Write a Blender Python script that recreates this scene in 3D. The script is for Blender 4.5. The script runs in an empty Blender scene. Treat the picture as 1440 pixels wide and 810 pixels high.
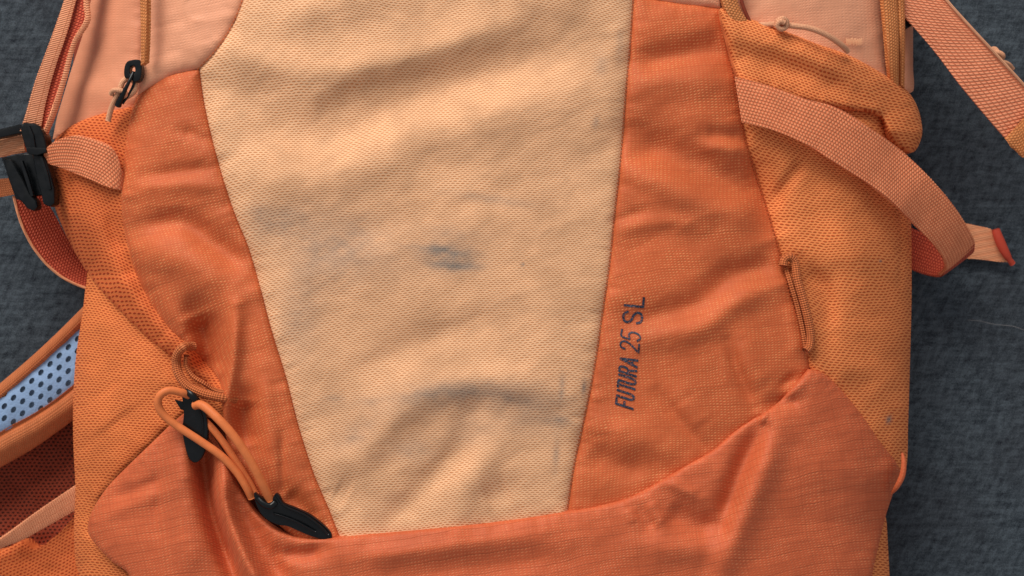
import bpy, math, random
import numpy as np
from mathutils.geometry import delaunay_2d_cdt
from mathutils import Vector

random.seed(7)
S = 0.00025            # metres per unit: one unit is a quarter of a millimetre on the bag
D = 1700.0             # height of the lens above the top of the bag, in units
ZS = -250.0            # height of the bedsheet

# ------------------------------------------------------------------ camera
scn = bpy.context.scene
cam_d = bpy.data.cameras.new("camera")
cam = bpy.data.objects.new("camera", cam_d)
scn.collection.objects.link(cam)
cam.location = (0, 0, D * S)
cam.rotation_euler = (0, 0, 0)
cam_d.sensor_width = 36
cam_d.lens = 36 * D / 1440
cam_d.clip_start = 0.01
cam_d.clip_end = 50
scn.camera = cam
cam_d.dof.use_dof = True
cam_d.dof.focus_distance = D * S + 0.006
cam_d.dof.aperture_fstop = 11

# ------------------------------------------------------------------ light
w = bpy.data.worlds.new("World"); scn.world = w
w.use_nodes = True
w.node_tree.nodes['Background'].inputs[0].default_value = (0.95, 0.96, 1.0, 1)
w.node_tree.nodes['Background'].inputs[1].default_value = 0.41
def area(name, loc, target, size, power, col):
    l = bpy.data.lights.new(name, 'AREA'); l.shape = 'RECTANGLE'
    l.size, l.size_y = size; l.energy = power; l.color = col
    o = bpy.data.objects.new(name, l); scn.collection.objects.link(o)
    o.location = loc
    o.rotation_euler = (Vector(target) - Vector(loc)).to_track_quat('-Z', 'Y').to_euler()
    return o
area("window_light", (-0.62, 1.25, 0.86), (0, 0, -0.03), (1.1, 0.8), 32, (1.0, 0.95, 0.88))
scn.view_settings.view_transform = 'Standard'
scn.view_settings.look = 'None'
scn.view_settings.exposure = -0.04
scn.view_settings.gamma = 1

# ------------------------------------------------------------------ maths helpers
def hash2(ix, iy, seed):
    n = np.sin(ix * 127.1 + iy * 311.7 + seed * 74.7) * 43758.5453
    return n - np.floor(n)
def vnoise(x, y, seed=0):
    ix, iy = np.floor(x), np.floor(y); fx, fy = x - ix, y - iy
    fx = fx * fx * (3 - 2 * fx); fy = fy * fy * (3 - 2 * fy)
    a = hash2(ix, iy, seed); b = hash2(ix + 1, iy, seed); c = hash2(ix, iy + 1, seed); d = hash2(ix + 1, iy + 1, seed)
    return (a * (1 - fx) + b * fx) * (1 - fy) + (c * (1 - fx) + d * fx) * fy - 0.5
def fbm(x, y, seed=0, o=3):
    r = 0; a = 1.0
    for i in range(o):
        r = r + a * vnoise(x * 2 ** i + 13.7 * i, y * 2 ** i + 7.3 * i, seed + i); a *= 0.5
    return r
def spline(pts, step=3.0, closed=False):
    """Catmull-Rom through the points, sampled about every step units"""
    P = [np.array(p, float) for p in pts]
    out = []
    n = len(P)
    for i in range(n if closed else n - 1):
        if closed:
            p0, p1, p2, p3 = P[i - 1], P[i], P[(i + 1) % n], P[(i + 2) % n]
        else:
            p1, p2 = P[i], P[i + 1]
            p0 = P[i - 1] if i > 0 else 2 * p1 - p2
            p3 = P[i + 2] if i + 2 < n else 2 * p2 - p1
        L = np.linalg.norm(p2 - p1); k = max(1, int(round(L / step)))
        # centripetal-like damping of the tangents
        d0 = max(np.linalg.norm(p1 - p0), 1e-6); d2 = max(np.linalg.norm(p3 - p2), 1e-6)
        m1 = (p2 - p0) / (d0 + L) * L; m2 = (p3 - p1) / (d2 + L) * L
        for j in range(k):
            t = j / k
            h00 = 2 * t ** 3 - 3 * t ** 2 + 1; h10 = t ** 3 - 2 * t ** 2 + t
            h01 = -2 * t ** 3 + 3 * t ** 2; h11 = t ** 3 - t ** 2
            out.append(h00 * p1 + h10 * m1 + h01 * p2 + h11 * m2)
    if not closed: out.append(P[-1])
    return np.array(out)
def resample(P, n):
    P = np.array(P, float)
    L = np.concatenate([[0], np.cumsum(np.linalg.norm(np.diff(P, axis=0), axis=1))])
    t = np.linspace(0, L[-1], n)
    return np.stack([np.interp(t, L, P[:, k]) for k in range(P.shape[1])], 1)
def seg_dist(X, Y, poly, closed=False, chunk=4000):
    """distance to a polyline, and fraction along it"""
    P = np.array(poly, float)
    if closed: P = np.vstack([P, P[:1]])
    A = P[:-1]; B = P[1:]; d = B - A; L2 = (d ** 2).sum(1) + 1e-9; L = np.sqrt(L2)
    cum = np.concatenate([[0], np.cumsum(L)])[:-1]; tot = L.sum()
    R = np.empty(len(X)); T = np.empty(len(X))
    for s in range(0, len(X), chunk):
        x = X[s:s + chunk, None]; y = Y[s:s + chunk, None]
        t = np.clip(((x - A[:, 0]) * d[:, 0] + (y - A[:, 1]) * d[:, 1]) / L2, 0, 1)
        dd = np.hypot(x - A[:, 0] - t * d[:, 0], y - A[:, 1] - t * d[:, 1])
        k = dd.argmin(1); r = np.arange(len(k))
        R[s:s + chunk] = dd[r, k]; T[s:s + chunk] = (cum[k] + t[r, k] * L[k]) / tot
    return R, T
def inside(X, Y, poly):
    P = np.array(poly); c = np.zeros(len(X), bool); j = len(P) - 1
    for i in range(len(P)):
        xi, yi, xj, yj = P[i, 0], P[i, 1], P[j, 0], P[j, 1]
        if yi != yj:
            c ^= ((yi > Y) != (yj > Y)) & (X < (xj - xi) * (Y - yi) / (yj - yi) + xi)
        j = i
    return c
def W(x, y, z):
    """plan coordinates as seen from above -> place in the world (metres)"""
    f = (D - z) / D
    return np.stack([(x - 720) * f * S, (405 - y) * f * S, z * S + 0 * x], -1)

# ------------------------------------------------------------------ relief of the bag
XL = np.array([(-80,100),(0,95),(110,85),(190,70),(250,66),(300,76),(385,118),(430,114),(500,104),(600,102),(690,105),(760,104),(810,111),(900,120)], float)
XR = np.array([(-80,1290),(0,1285),(100,1283),(130,1286),(185,1298),(213,1290),(260,1276),(290,1280),(400,1281),(500,1279),(600,1276),(660,1273),(690,1258),(735,1246),(810,1250),(900,1252)], float)
FOLDS = [
 # front mesh panel
 ([(285,72),(344,80),(428,99),(502,95),(560,85),(640,60),(720,30)], 22, 9),
 ([(300,120),(380,165),(440,195),(500,175),(560,146),(640,120),(720,98),(810,70)], 40, -19),
 ([(296,235),(400,255),(480,235),(560,202),(640,178),(740,142),(840,112)], 36, 10),
 ([(430,180),(450,160),(520,120),(560,110)], 18, -5),
 ([(700,0),(780,-10),(850,-30)], 30, 8),
 ([(370,30),(450,10),(560,-20)], 30, 7),
 ([(590,300),(540,322),(470,335)], 26, -5),
 ([(430,390),(520,375),(600,350)], 45, 6),
 ([(490,540),(560,495),(640,462),(730,445)], 28, -9),
 ([(500,650),(560,578),(620,548),(700,537),(800,555)], 27, 13),
 ([(660,585),(645,630),(600,680),(540,740)], 20, -10),
 ([(455,660),(500,640),(540,620)], 18, 4),
 ([(640,740),(670,665),(710,620)], 24, 8),
 ([(680,705),(720,690)], 22, -7), ([(470,690),(490,700)], 20, -6),
 ([(760,320),(800,260),(850,230)], 40, -4),
 # right ripstop panel
 ([(880,92),(950,80),(1000,70),(1030,85)], 20, -12),
 ([(880,110),(950,108),(1020,118)], 24, 6),
 ([(870,190),(950,218),(1018,250),(1070,275)], 27, -15),
 ([(870,232),(940,262),(1000,292),(1085,300)], 22, 8),
 ([(990,188),(1045,190)], 11, -7), ([(990,206),(1045,212)], 10, 4),
 ([(860,312),(905,298)], 8, -4), ([(865,325),(930,312),(990,318)], 12, 4),
 ([(985,424),(1035,386),(1100,372)], 22, -12), ([(860,452),(917,446),(985,424)], 18, -7),
 ([(905,476),(985,460),(1035,424),(1095,402)], 20, 9),
 ([(1024,480),(1036,515),(1060,572)], 8, -6), ([(1042,476),(1062,520),(1080,545)], 18, 7),
 ([(1016,500),(1022,530),(1040,570)], 8, 2.5),
 ([(925,550),(955,590),(990,628)], 9, -5), ([(960,560),(990,600)], 18, 4),
 ([(1095,545),(1118,528)], 7, -6), ([(1104,560),(1135,534)], 7, 3), ([(1110,440),(1125,500)], 10, 4),
 ([(825,632),(870,655),(915,655)], 20, -7), ([(850,600),(930,630),(960,650)], 20, 5),
 # left ripstop panel
 ([(255,185),(296,196)], 9, -4), ([(205,250),(260,241),(305,232)], 12, -6), ([(180,272),(225,258),(310,262)], 13, 4),
 ([(190,322),(255,311),(290,334),(355,380)], 19, -12), ([(188,352),(250,366),(320,410)], 28, 8),
 ([(276,440),(290,475),(296,530)], 21, -32), ([(332,430),(328,500),(318,560),(316,600)], 11, 15),
 ([(346,560),(345,600),(350,630)], 17, -19), ([(396,610),(397,690)], 5, -3), ([(370,520),(378,600),(385,650)], 14, 5),
 ([(402,690),(425,715),(445,735)], 15, -15), ([(362,410),(380,480),(410,570)], 10, 3),
 # bottom flap
 ([(282,600),(288,660),(300,720),(335,820)], 14, -32), ([(314,650),(314,712),(345,790),(385,850)], 14, 22),
 ([(252,620),(256,700),(272,820)], 24, 10), ([(228,610),(222,700),(219,745)], 9, -4),
 ([(135,735),(195,704),(245,690)], 11, 5), ([(150,700),(190,690),(230,670)], 9, -4),
 ([(330,700),(368,768),(410,830)], 17, -12), ([(395,776),(425,780),(455,772)], 11, -12),
 ([(480,785),(560,778),(640,768),(760,752)], 14, 5), ([(560,810),(640,800),(800,785)], 22, -6),
 ([(1072,600),(1045,650),(1013,735)], 15, -13), ([(1090,600),(1072,668),(1035,750),(1010,820)], 20, 12),
 ([(1090,566),(1125,562)], 11, -9), ([(1070,585),(1078,590)], 10, 7),
 ([(895,712),(920,746)], 10, -5), ([(914,702),(934,740)], 11, 6), ([(880,715),(895,735)], 10, 3),
 ([(935,676),(985,700)], 9, 6), ([(935,716),(975,735),(1008,745)], 20, -10), ([(900,770),(1000,775)], 20, 6),
 ([(1110,640),(1200,700),(1240,720)], 40, 5), ([(1150,540),(1200,610),(1240,650)], 20, 4),
 # right pocket
 ([(1055,205),(1075,280),(1092,340)], 28, -18), ([(1132,222),(1085,288)], 9, -8),
 ([(1180,230),(1205,300),(1210,400)], 46, 12), ([(1125,372),(1158,410),(1165,470)], 16, -10),
 ([(1264,270),(1268,330),(1266,400)], 4.5, -5), ([(1160,520),(1220,520),(1260,560)], 26, 6),
 ([(1050,80),(1130,100),(1200,130)], 16, -6), ([(1040,45),(1120,75),(1220,120)], 18, 6),
 ([(1200,175),(1225,185)], 14, 6), ([(1240,185),(1262,205)], 9, -7),
 # left pockets
 ([(150,270),(166,340),(215,430),(255,475)], 11, -9), ([(108,285),(145,355),(200,430)], 19, 8),
 ([(130,400),(190,460),(260,530),(250,560)], 20, -10), ([(130,560),(160,600)], 40, 8),
 ([(95,230),(100,290)], 6, -6),
 ([(110,120),(150,130),(180,110)], 20, 5),
]
def base(X, Y):
    xl = np.interp(Y, XL[:, 0], XL[:, 1]); xr = np.interp(Y, XR[:, 0], XR[:, 1])
    def roll(d, R, a, p):
        t = np.clip(d / R, 0, 1); return -a * (1 - (1 - (1 - t) ** 2.4) ** p)
    z = roll(X - xl, 190, 105, 0.62) + roll(xr - X, 230, 105, 0.62)
    z += -22 * ((X - 660) / 450) ** 2
    return z
_cache = {}
def relief(X, Y):
    z = base(X, Y)
    for pts, wd, am in FOLDS:
        P = np.array(pts, float); m = wd * 3.2
        k = np.nonzero((X > P[:, 0].min() - m) & (X < P[:, 0].max() + m) & (Y > P[:, 1].min() - m) & (Y < P[:, 1].max() + m))[0]
        if len(k) == 0: continue
        d, t = seg_dist(X[k], Y[k], spline(pts, 10))
        taper = np.clip(np.minimum(t, 1 - t) * 4, 0, 1); taper = 0.45 + 0.55 * taper * taper * (3 - 2 * taper)
        fk = 1.35 if P[:, 0].mean() > 430 else 1.4
        if P[:, 0].min() >= 285 and P[:, 0].max() < 890 and P[:, 1].max() < 760 and P[:, 0].mean() > 400: fk = 0.95
        if P[:, 0].min() > 845 and P[:, 0].max() < 1145 and P[:, 1].max() < 665: fk = 1.25
        if wd < 12: fk *= 0.8
        z[k] += fk * am * taper * np.exp(-(d / wd) ** 2)
    z += 3.4 * fbm(X / 110 + 0.2 * Y / 110, Y / 70, 3, 3)
    z += 1.3 * fbm(X / 34, Y / 22 + X / 60, 9, 2)
    return z

# ------------------------------------------------------------------ object helpers
WORLD = {}
def link(name, me, parent=None, loc=None, label=None, kind=None):
    o = bpy.data.objects.new(name, me); scn.collection.objects.link(o)
    loc = np.zeros(3) if loc is None else np.array(loc, float)
    if parent is not None:
        o.parent = parent; o.location = loc - WORLD[parent.name]
    else: o.location = loc
    WORLD[o.name] = loc
    if label: o['label'] = label
    if kind: o['kind'] = kind
    return o
def mesh_object(name, V, F, mat, parent=None, uv=None, attr=None, label=None, kind=None, smooth=True):
    """V world metres (n,3); F list of faces; uv per vertex"""
    V = np.asarray(V, float); c = (V.min(0) + V.max(0)) / 2
    me = bpy.data.meshes.new(name)
    me.from_pydata((V - c).tolist(), [], [tuple(int(i) for i in f) for f in F])
    if smooth: me.polygons.foreach_set('use_smooth', [True] * len(me.polygons))
    li = np.empty(len(me.loops), np.int32); me.loops.foreach_get('vertex_index', li)
    if uv is not None:
        l = me.uv_layers.new(name='UVMap'); l.data.foreach_set('uv', np.asarray(uv, np.float32)[li].ravel())
    if attr is not None:
        a = me.attributes.new('dirt', 'FLOAT', 'POINT'); a.data.foreach_set('value', np.asarray(attr, np.float32))
    if mat: me.materials.append(mat)
    me.update()
    return link(name, me, parent, c, label, kind)

def panel(name, outline, mat, parent, lift=0.0, seam=(6, 5, 5, 26), skirt=14, grid=3.2, rot=0.0, uvwarp=14, zf=None,
          dirt=None, label=None, holes=None, lipr=0, uvmap=None, wrinkle=0):
    """a sewn piece of cloth: outline in plan, relief from zf"""
    P = np.array(outline, float)
    keep = [0]
    for i in range(1, len(P)):
        if np.hypot(*(P[i] - P[keep[-1]])) > 0.8: keep.append(i)
    P = P[keep]
    if np.hypot(*(P[0] - P[-1])) < 0.8: P = P[:-1]
    x0, y0 = P.min(0); x1, y1 = P.max(0)
    gx, gy = np.meshgrid(np.arange(x0, x1, grid), np.arange(y0, y1, grid * 0.87))
    gx[1::2] += grid / 2
    gx, gy = gx.ravel(), gy.ravel()
    k = inside(gx, gy, P); gx, gy = gx[k], gy[k]
    d, _ = seg_dist(gx, gy, P, True); k = d > grid * 0.45; gx, gy = gx[k], gy[k]
    n = len(P)
    pts = [tuple(p) for p in P]; edges = [(i, (i + 1) % n) for i in range(n)]
    hp = []
    if holes:
        for h in holes:
            s = len(pts); pts += [tuple(q) for q in h]; edges += [(s + i, s + (i + 1) % len(h)) for i in range(len(h))]
    if holes:
        bad = np.zeros(len(gx), bool)
        for h in holes:
            c = np.mean(h, 0); r = np.hypot(*(np.array(h) - c).T).max() + 0.6
            bad |= np.hypot(gx - c[0], gy - c[1]) < r
        gx, gy = gx[~bad], gy[~bad]
    pts += list(zip(gx.tolist(), gy.tolist()))
    r = delaunay_2d_cdt([Vector(p) for p in pts], edges, [], 1, 1e-4)
    V = np.array([(v.x, v.y) for v in r[0]]); F = r[2]
    if holes:
        cx = np.array([V[list(f)].mean(0) for f in F]); bad = np.zeros(len(F), bool)
        for h in holes: bad |= inside(cx[:, 0], cx[:, 1], np.array(h))
        F = [f for f, b in zip(F, bad) if not b]
    X, Y = V[:, 0].copy(), V[:, 1].copy()
    z = (zf or relief)(X, Y) + lift
    d, _ = seg_dist(X, Y, P, True)
    z -= seam[0] * np.exp(-d / seam[1]) + seam[2] * np.exp(-d / seam[3])
    _, tt = seg_dist(X, Y, P, True); plen = np.hypot(*np.diff(np.vstack([P, P[:1]]), axis=0).T).sum()
    z += 3.0 * (d / 7) * np.exp(1 - d / 7) * (fbm(tt * plen / 13, tt * 0 + 2.5, 77, 2))
    if wrinkle:
        keepout = 1 - np.exp(-(((X - 885) / 30) ** 2 + ((Y - 497) / 95) ** 2) ** 2)
        q = X * .25 + Y * .97 + 30 * fbm(X / 120, Y / 120, 81, 2); q2 = X * .97 - Y * .25
        rg = (1 - 2 * np.abs(vnoise(q / 44, q2 / 100, 83))) ** 4 - (1 - 2 * np.abs(vnoise(q / 30, q2 / 70, 87))) ** 5 * .6
        z += wrinkle * rg * np.clip(d / 18, 0, 1) * np.clip(1.2 * keepout - .2, 0, 1) * np.clip(.6 + 1.6 * fbm(X / 80, Y / 80, 85, 2), 0, 1.4)
    if lipr: # rolled lip at the edge
        t = np.clip(d / lipr, 0, 1); z -= lipr * (1 - np.sqrt(1 - (1 - t) ** 2))
    # cloth UVs that drift with the relief
    c, s = math.cos(rot), math.sin(rot)
    wx = X + uvwarp * fbm(X / 150, Y / 150, 21, 2) ; wy = Y + uvwarp * fbm(X / 150, Y / 150, 31, 2) + 0.35 * (z - base(X, Y))
    if uvmap: u, v = uvmap(wx, wy)
    else: u, v = wx * c + wy * s, -wx * s + wy * c
    uv = np.stack([u, v], 1) / 100
    dv = np.zeros(len(X))
    for (cx, cy, rx, ry, an, st) in (dirt or []):
        a = math.radians(an); dx, dy = X - cx, Y - cy
        q = ((dx * math.cos(a) + dy * math.sin(a)) / rx) ** 2 + ((-dx * math.sin(a) + dy * math.cos(a)) / ry) ** 2
        dv = 1 - (1 - dv) * (1 - min(0.9, 1.05 * st) * np.exp(-q) * np.clip(0.85 + 0.6 * fbm(X / 13, Y / 7, 5, 3), 0, 1.1))
    Wd = W(X, Y, z)
    if skirt:
        # boundary ring walls
        m = {(round(a, 3), round(b, 3)): i for i, (a, b) in enumerate(zip(X, Y))}
        ring = [m.get((round(p[0], 3), round(p[1], 3))) for p in P]
        ring = [i for i in ring if i is not None]
        area2 = sum(X[ring[i]] * Y[ring[(i + 1) % len(ring)]] - X[ring[(i + 1) % len(ring)]] * Y[ring[i]] for i in range(len(ring)))
        nb = len(Wd); up = Wd[ring]; dn = up.copy()
        sk = skirt(X[ring], Y[ring], z[ring]) if callable(skirt) else np.full(len(ring), float(skirt))
        ctr = up.mean(0); dn[:, 2] -= sk * S
        Wd = np.vstack([Wd, up, dn]); L = len(ring)
        for i in range(L):
            j = (i + 1) % L
            f = (nb + i, nb + j, nb + L + j, nb + L + i)
            F.append(f if area2 > 0 else f[::-1])
        uv = np.vstack([uv, uv[ring], uv[ring] + 0.1]); dv = np.concatenate([dv, dv[ring], dv[ring]])
    return mesh_object(name, Wd, F, mat, parent, uv, dv, label)

def ribbon(name, A, B, mat, parent, thick=5, across=10, crown=1.0, label=None, n=None, step=2.2, uvw=None):
    """webbing between two edge curves (x, y, z)"""
    a = spline(A, step); b = spline(B, step); n = n or max(len(a), len(b))
    a = resample(a, n); b = resample(b, n)
    wa = W(a[:, 0], a[:, 1], a[:, 2]); wb = W(b[:, 0], b[:, 1], b[:, 2])
    T = np.linspace(0, 1, across + 1)
    G = wa[:, None] * (1 - T[None, :, None]) + wb[:, None] * T[None, :, None]
    du = np.gradient(G, axis=0); dv = np.gradient(G, axis=1); N = np.cross(du, dv)
    N /= np.linalg.norm(N, axis=2, keepdims=True) + 1e-12
    if N[0, 0, 2] < 0: N = -N
    prof = (1 - (2 * T - 1) ** 4)
    G = G + N * (prof[None, :, None] * crown * S)
    jit = 0.35 * S * (np.random.RandomState(3).rand(n, 1, 1) - .5)
    Uq = np.arange(n) * (np.linalg.norm(np.diff((G[:, 0] + G[:, -1]) / 2, axis=0), axis=1).sum() / S / max(n - 1, 1))
    zig = 0.6 * S * np.sin(Uq * 2 * math.pi / 5.4)[:, None]
    for e, i2 in ((0, 1), (-1, -2)):
        o_ = G[:, e] - G[:, i2]; o_ = o_ / (np.linalg.norm(o_, axis=1, keepdims=True) + 1e-12); G[:, e] += o_ * zig
    Lo = G - N * thick * S
    wd = np.linalg.norm(G[:, -1] - G[:, 0], axis=1).mean() / S
    cen = (G[:, 0] + G[:, -1]) / 2
    U = np.concatenate([[0], np.cumsum(np.linalg.norm(np.diff(cen, axis=0), axis=1))]) / S
    wl = np.linalg.norm(G[:, -1] - G[:, 0], axis=1) / S
    uvg = np.stack(np.broadcast_arrays(U[:, None] / 100, (T[None] - .5) * wl[:, None] / 100 + 1.0), 2)
    k = across + 1
    # separate edge walls so that the faces stay crisp
    V = [G.reshape(-1, 3), Lo.reshape(-1, 3)]; UV = [uvg.reshape(-1, 2)] * 2; F = []
    m = n * k
    for i in range(n - 1):
        for j in range(across):
            q = (i * k + j, i * k + j + 1, (i + 1) * k + j + 1, (i + 1) * k + j)
            F.append(q); F.append(tuple(m + t for t in q[::-1]))
    off = 2 * m
    for col in (0, across):
        V += [G[:, col], Lo[:, col]]; UV += [uvg[:, col], uvg[:, col] + [0, .04]]
        for i in range(n - 1):
            q = (off + i, off + i + 1, off + n + i + 1, off + n + i)
            F.append(q if col else q[::-1])
        off += 2 * n
    for row in (0, n - 1):
        V += [G[row], Lo[row]]; UV += [uvg[row], uvg[row] + [.04, 0]]
        for j in range(across):
            q = (off + j, off + j + 1, off + k + j + 1, off + k + j)
            F.append(q if row == 0 else q[::-1])
        off += 2 * k
    return mesh_object(name, np.vstack(V), F, mat, parent, np.vstack(UV), None, label)

def tube(name, pts, r, mat, parent, seg=14, step=3, label=None, flat=1.0, closed=False, taper=None):
    c = spline(pts, step, closed); Wp = W(c[:, 0], c[:, 1], c[:, 2]); n = len(Wp)
    if closed: T = np.roll(Wp, -1, 0) - np.roll(Wp, 1, 0)
    else: T = np.gradient(Wp, axis=0)
    T /= np.linalg.norm(T, axis=1, keepdims=True)
    up = np.array([0, 0, 1.0]); N = np.cross(T, up)
    for i in range(n):
        l = np.linalg.norm(N[i])
        if l < 0.15: N[i] = N[i - 1] if i else [1, 0, 0]
        else: N[i] /= l
    B = np.cross(N, T)
    U = np.concatenate([[0], np.cumsum(np.linalg.norm(np.diff(Wp, axis=0), axis=1))]) / S
    V = []; UV = []; F = []
    for i in range(n):
        ri = r * (taper(i / (n - 1)) if taper else 1)
        for j in range(seg + 1):
            a = 2 * math.pi * j / seg
            V.append(Wp[i] + (N[i] * math.cos(a) + B[i] * math.sin(a) * flat) * ri * S)
            UV.append((U[i] / 100, j / seg * 2 * math.pi * r / 100))
    m = n if closed else n - 1
    for i in range(m):
        i2 = (i + 1) % n
        for j in range(seg): F.append((i * (seg + 1) + j, i * (seg + 1) + j + 1, i2 * (seg + 1) + j + 1, i2 * (seg + 1) + j))
    if not closed:
        F.append(tuple(range(seg))[::1]); F.append(tuple((n - 1) * (seg + 1) + j for j in range(seg))[::-1])
    return mesh_object(name, V, F, mat, parent, UV, None, label)

def slab(name, outline, zt, th, mat, parent, bev=2.0, label=None, holes=None, tilt=(0, 0)):
    """moulded plate with rounded edges: outline in plan at height zt(x,y) or number"""
    import bmesh
    P = np.array(outline, float); c = P.mean(0)
    bm = bmesh.new()
    f = (D - (zt if not callable(zt) else zt(c[0], c[1]))) / D
    def Z(x, y): return (zt(x, y) if callable(zt) else zt + tilt[0] * (x - c[0]) + tilt[1] * (y - c[1]))
    loops = [P] + [np.array(h, float) for h in (holes or [])]
    pts = [tuple(p) for l in loops for p in l]; edges = []; s = 0
    for l in loops:
        edges += [(s + i, s + (i + 1) % len(l)) for i in range(len(l))]; s += len(l)
    r = delaunay_2d_cdt([Vector(p) for p in pts], edges, [], 1, 1e-4)
    V = np.array([(v.x, v.y) for v in r[0]]); F = r[2]
    cx = np.array([V[list(g)].mean(0) for g in F]); bad = np.zeros(len(F), bool)
    for h in (holes or []): bad |= inside(cx[:, 0], cx[:, 1], np.array(h))
    F = [g for g, b in zip(F, bad) if not b]
    top = []; bot = []
    for x, y in V:
        z = Z(x, y); p = W(np.float64(x), np.float64(y), np.float64(z))
        top.append(bm.verts.new(p)); bot.append(bm.verts.new(p - np.array([0, 0, th * S])))
    for g in F:
        bm.faces.new([top[i] for i in g]); bm.faces.new([bot[i] for i in g[::-1]])
    be = [e for e in bm.edges if len(e.link_faces) == 1]
    tb = {t: b for t, b in zip(top, bot)}
    for e in be:
        a, b2 = e.verts
        if a in tb and b2 in tb: bm.faces.new((a, b2, tb[b2], tb[a]))
    bmesh.ops.recalc_face_normals(bm, faces=bm.faces)
    bmesh.ops.dissolve_limit(bm, angle_limit=0.01, verts=bm.verts, edges=bm.edges)
    if bev:
        ed = [e for e in bm.edges if len(e.link_faces) == 2 and e.calc_face_angle(0) > 0.9]
        bmesh.ops.bevel(bm, geom=ed, offset=bev * S, segments=3, profile=0.6, affect='EDGES', clamp_overlap=True)
    bmesh.ops.triangulate(bm, faces=[g for g in bm.faces if len(g.verts) > 4])
    V = np.array([v.co[:] for v in bm.verts]); bm.verts.index_update()
    F = [tuple(v.index for v in g.verts) for g in bm.faces]; bm.free()
    o = mesh_object(name, V, F, mat, parent, V[:, :2] / S / 100, None, label)
    try: o.data.shade_smooth(); o.data.set_sharp_from_angle(angle=math.radians(35))
    except Exception: pass
    return o

# ------------------------------------------------------------------ materials
class NT:
    def __init__(s, name):
        s.m = bpy.data.materials.new(name); s.m.use_nodes = True; s.t = s.m.node_tree; s.n = s.t.nodes; s.l = s.t.links
        s.p = s.n['Principled BSDF']
    def put(s, sock, v):
        if isinstance(v, bpy.types.NodeSocket): s.l.new(v, sock)
        else: sock.default_value = v
    def f(s, op, a, b=None, c=None):
        n = s.n.new('ShaderNodeMath'); n.operation = op
        for i, v in enumerate((a, b, c)):
            if v is not None: s.put(n.inputs[i], v)
        return n.outputs[0]
    def uv(s):
        n = s.n.new('ShaderNodeUVMap'); n.uv_map = 'UVMap'; x = s.n.new('ShaderNodeSeparateXYZ'); s.l.new(n.outputs[0], x.inputs[0])
        return n.outputs[0], s.f('MULTIPLY', x.outputs[0], 100.0), s.f('MULTIPLY', x.outputs[1], 100.0)
    def vec(s, x, y, z=0.0):
        n = s.n.new('ShaderNodeCombineXYZ'); s.put(n.inputs[0], x); s.put(n.inputs[1], y); s.put(n.inputs[2], z); return n.outputs[0]
    def noise(s, v, scale, detail=2, rough=0.5):
        n = s.n.new('ShaderNodeTexNoise'); s.put(n.inputs['Vector'], v); n.inputs['Scale'].default_value = scale
        n.inputs['Detail'].default_value = detail; n.inputs['Roughness'].default_value = rough
        return n.outputs[0]
    def smooth(s, v, a, b, lo=0.0, hi=1.0):
        n = s.n.new('ShaderNodeMapRange'); n.interpolation_type = 'SMOOTHSTEP'
        s.put(n.inputs[0], v)
        for i, q in enumerate((a, b, lo, hi)): n.inputs[i + 1].default_value = q
        return n.outputs[0]
    def mix(s, f, a, b, mode='MIX'):
        n = s.n.new('ShaderNodeMix'); n.data_type = 'RGBA'; n.blend_type = mode
        s.put(n.inputs[0], f)
        for i, v in ((6, a), (7, b)):
            if not isinstance(v, bpy.types.NodeSocket): v = (*v, 1) if len(v) == 3 else v
            s.put(n.inputs[i], v)
        return n.outputs[2]
    def attr(s, name):
        n = s.n.new('ShaderNodeAttribute'); n.attribute_name = name; return n.outputs['Fac']
    def bump(s, h, dist, strength=1.0):
        n = s.n.new('ShaderNodeBump'); s.put(n.inputs['Height'], h); n.inputs['Distance'].default_value = dist * S
        n.inputs['Strength'].default_value = strength; s.l.new(n.outputs[0], s.p.inputs['Normal']); return n
    def end(s, col, rough, sheen=0.0, spec=0.3, shtint=(1, 1, 1)):
        s.put(s.p.inputs['Base Color'], col if isinstance(col, bpy.types.NodeSocket) else (*col, 1))
        s.put(s.p.inputs['Roughness'], rough)
        s.p.inputs['Specular IOR Level'].default_value = spec * (0.6 if s.m.name != 'black_moulded_plastic' else 1)
        s.p.inputs['Sheen Weight'].default_value = sheen * 0.15; s.p.inputs['Sheen Roughness'].default_value = 0.4
        s.p.inputs['Sheen Tint'].default_value = (*shtint, 1)
        return s.m
def tone(t, col, uvv, amt=0.12, sc=1.3):
    """uneven dye and wear over the cloth"""
    n = t.noise(uvv, sc, 4, 0.6); k = t.smooth(n, 0.3, 0.7, 1 - amt, 1 + amt)
    c = t.n.new('ShaderNodeVectorMath'); c.operation = 'SCALE'; t.put(c.inputs[0], col); t.put(c.inputs['Scale'], k)
    return c.outputs[0]
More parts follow.
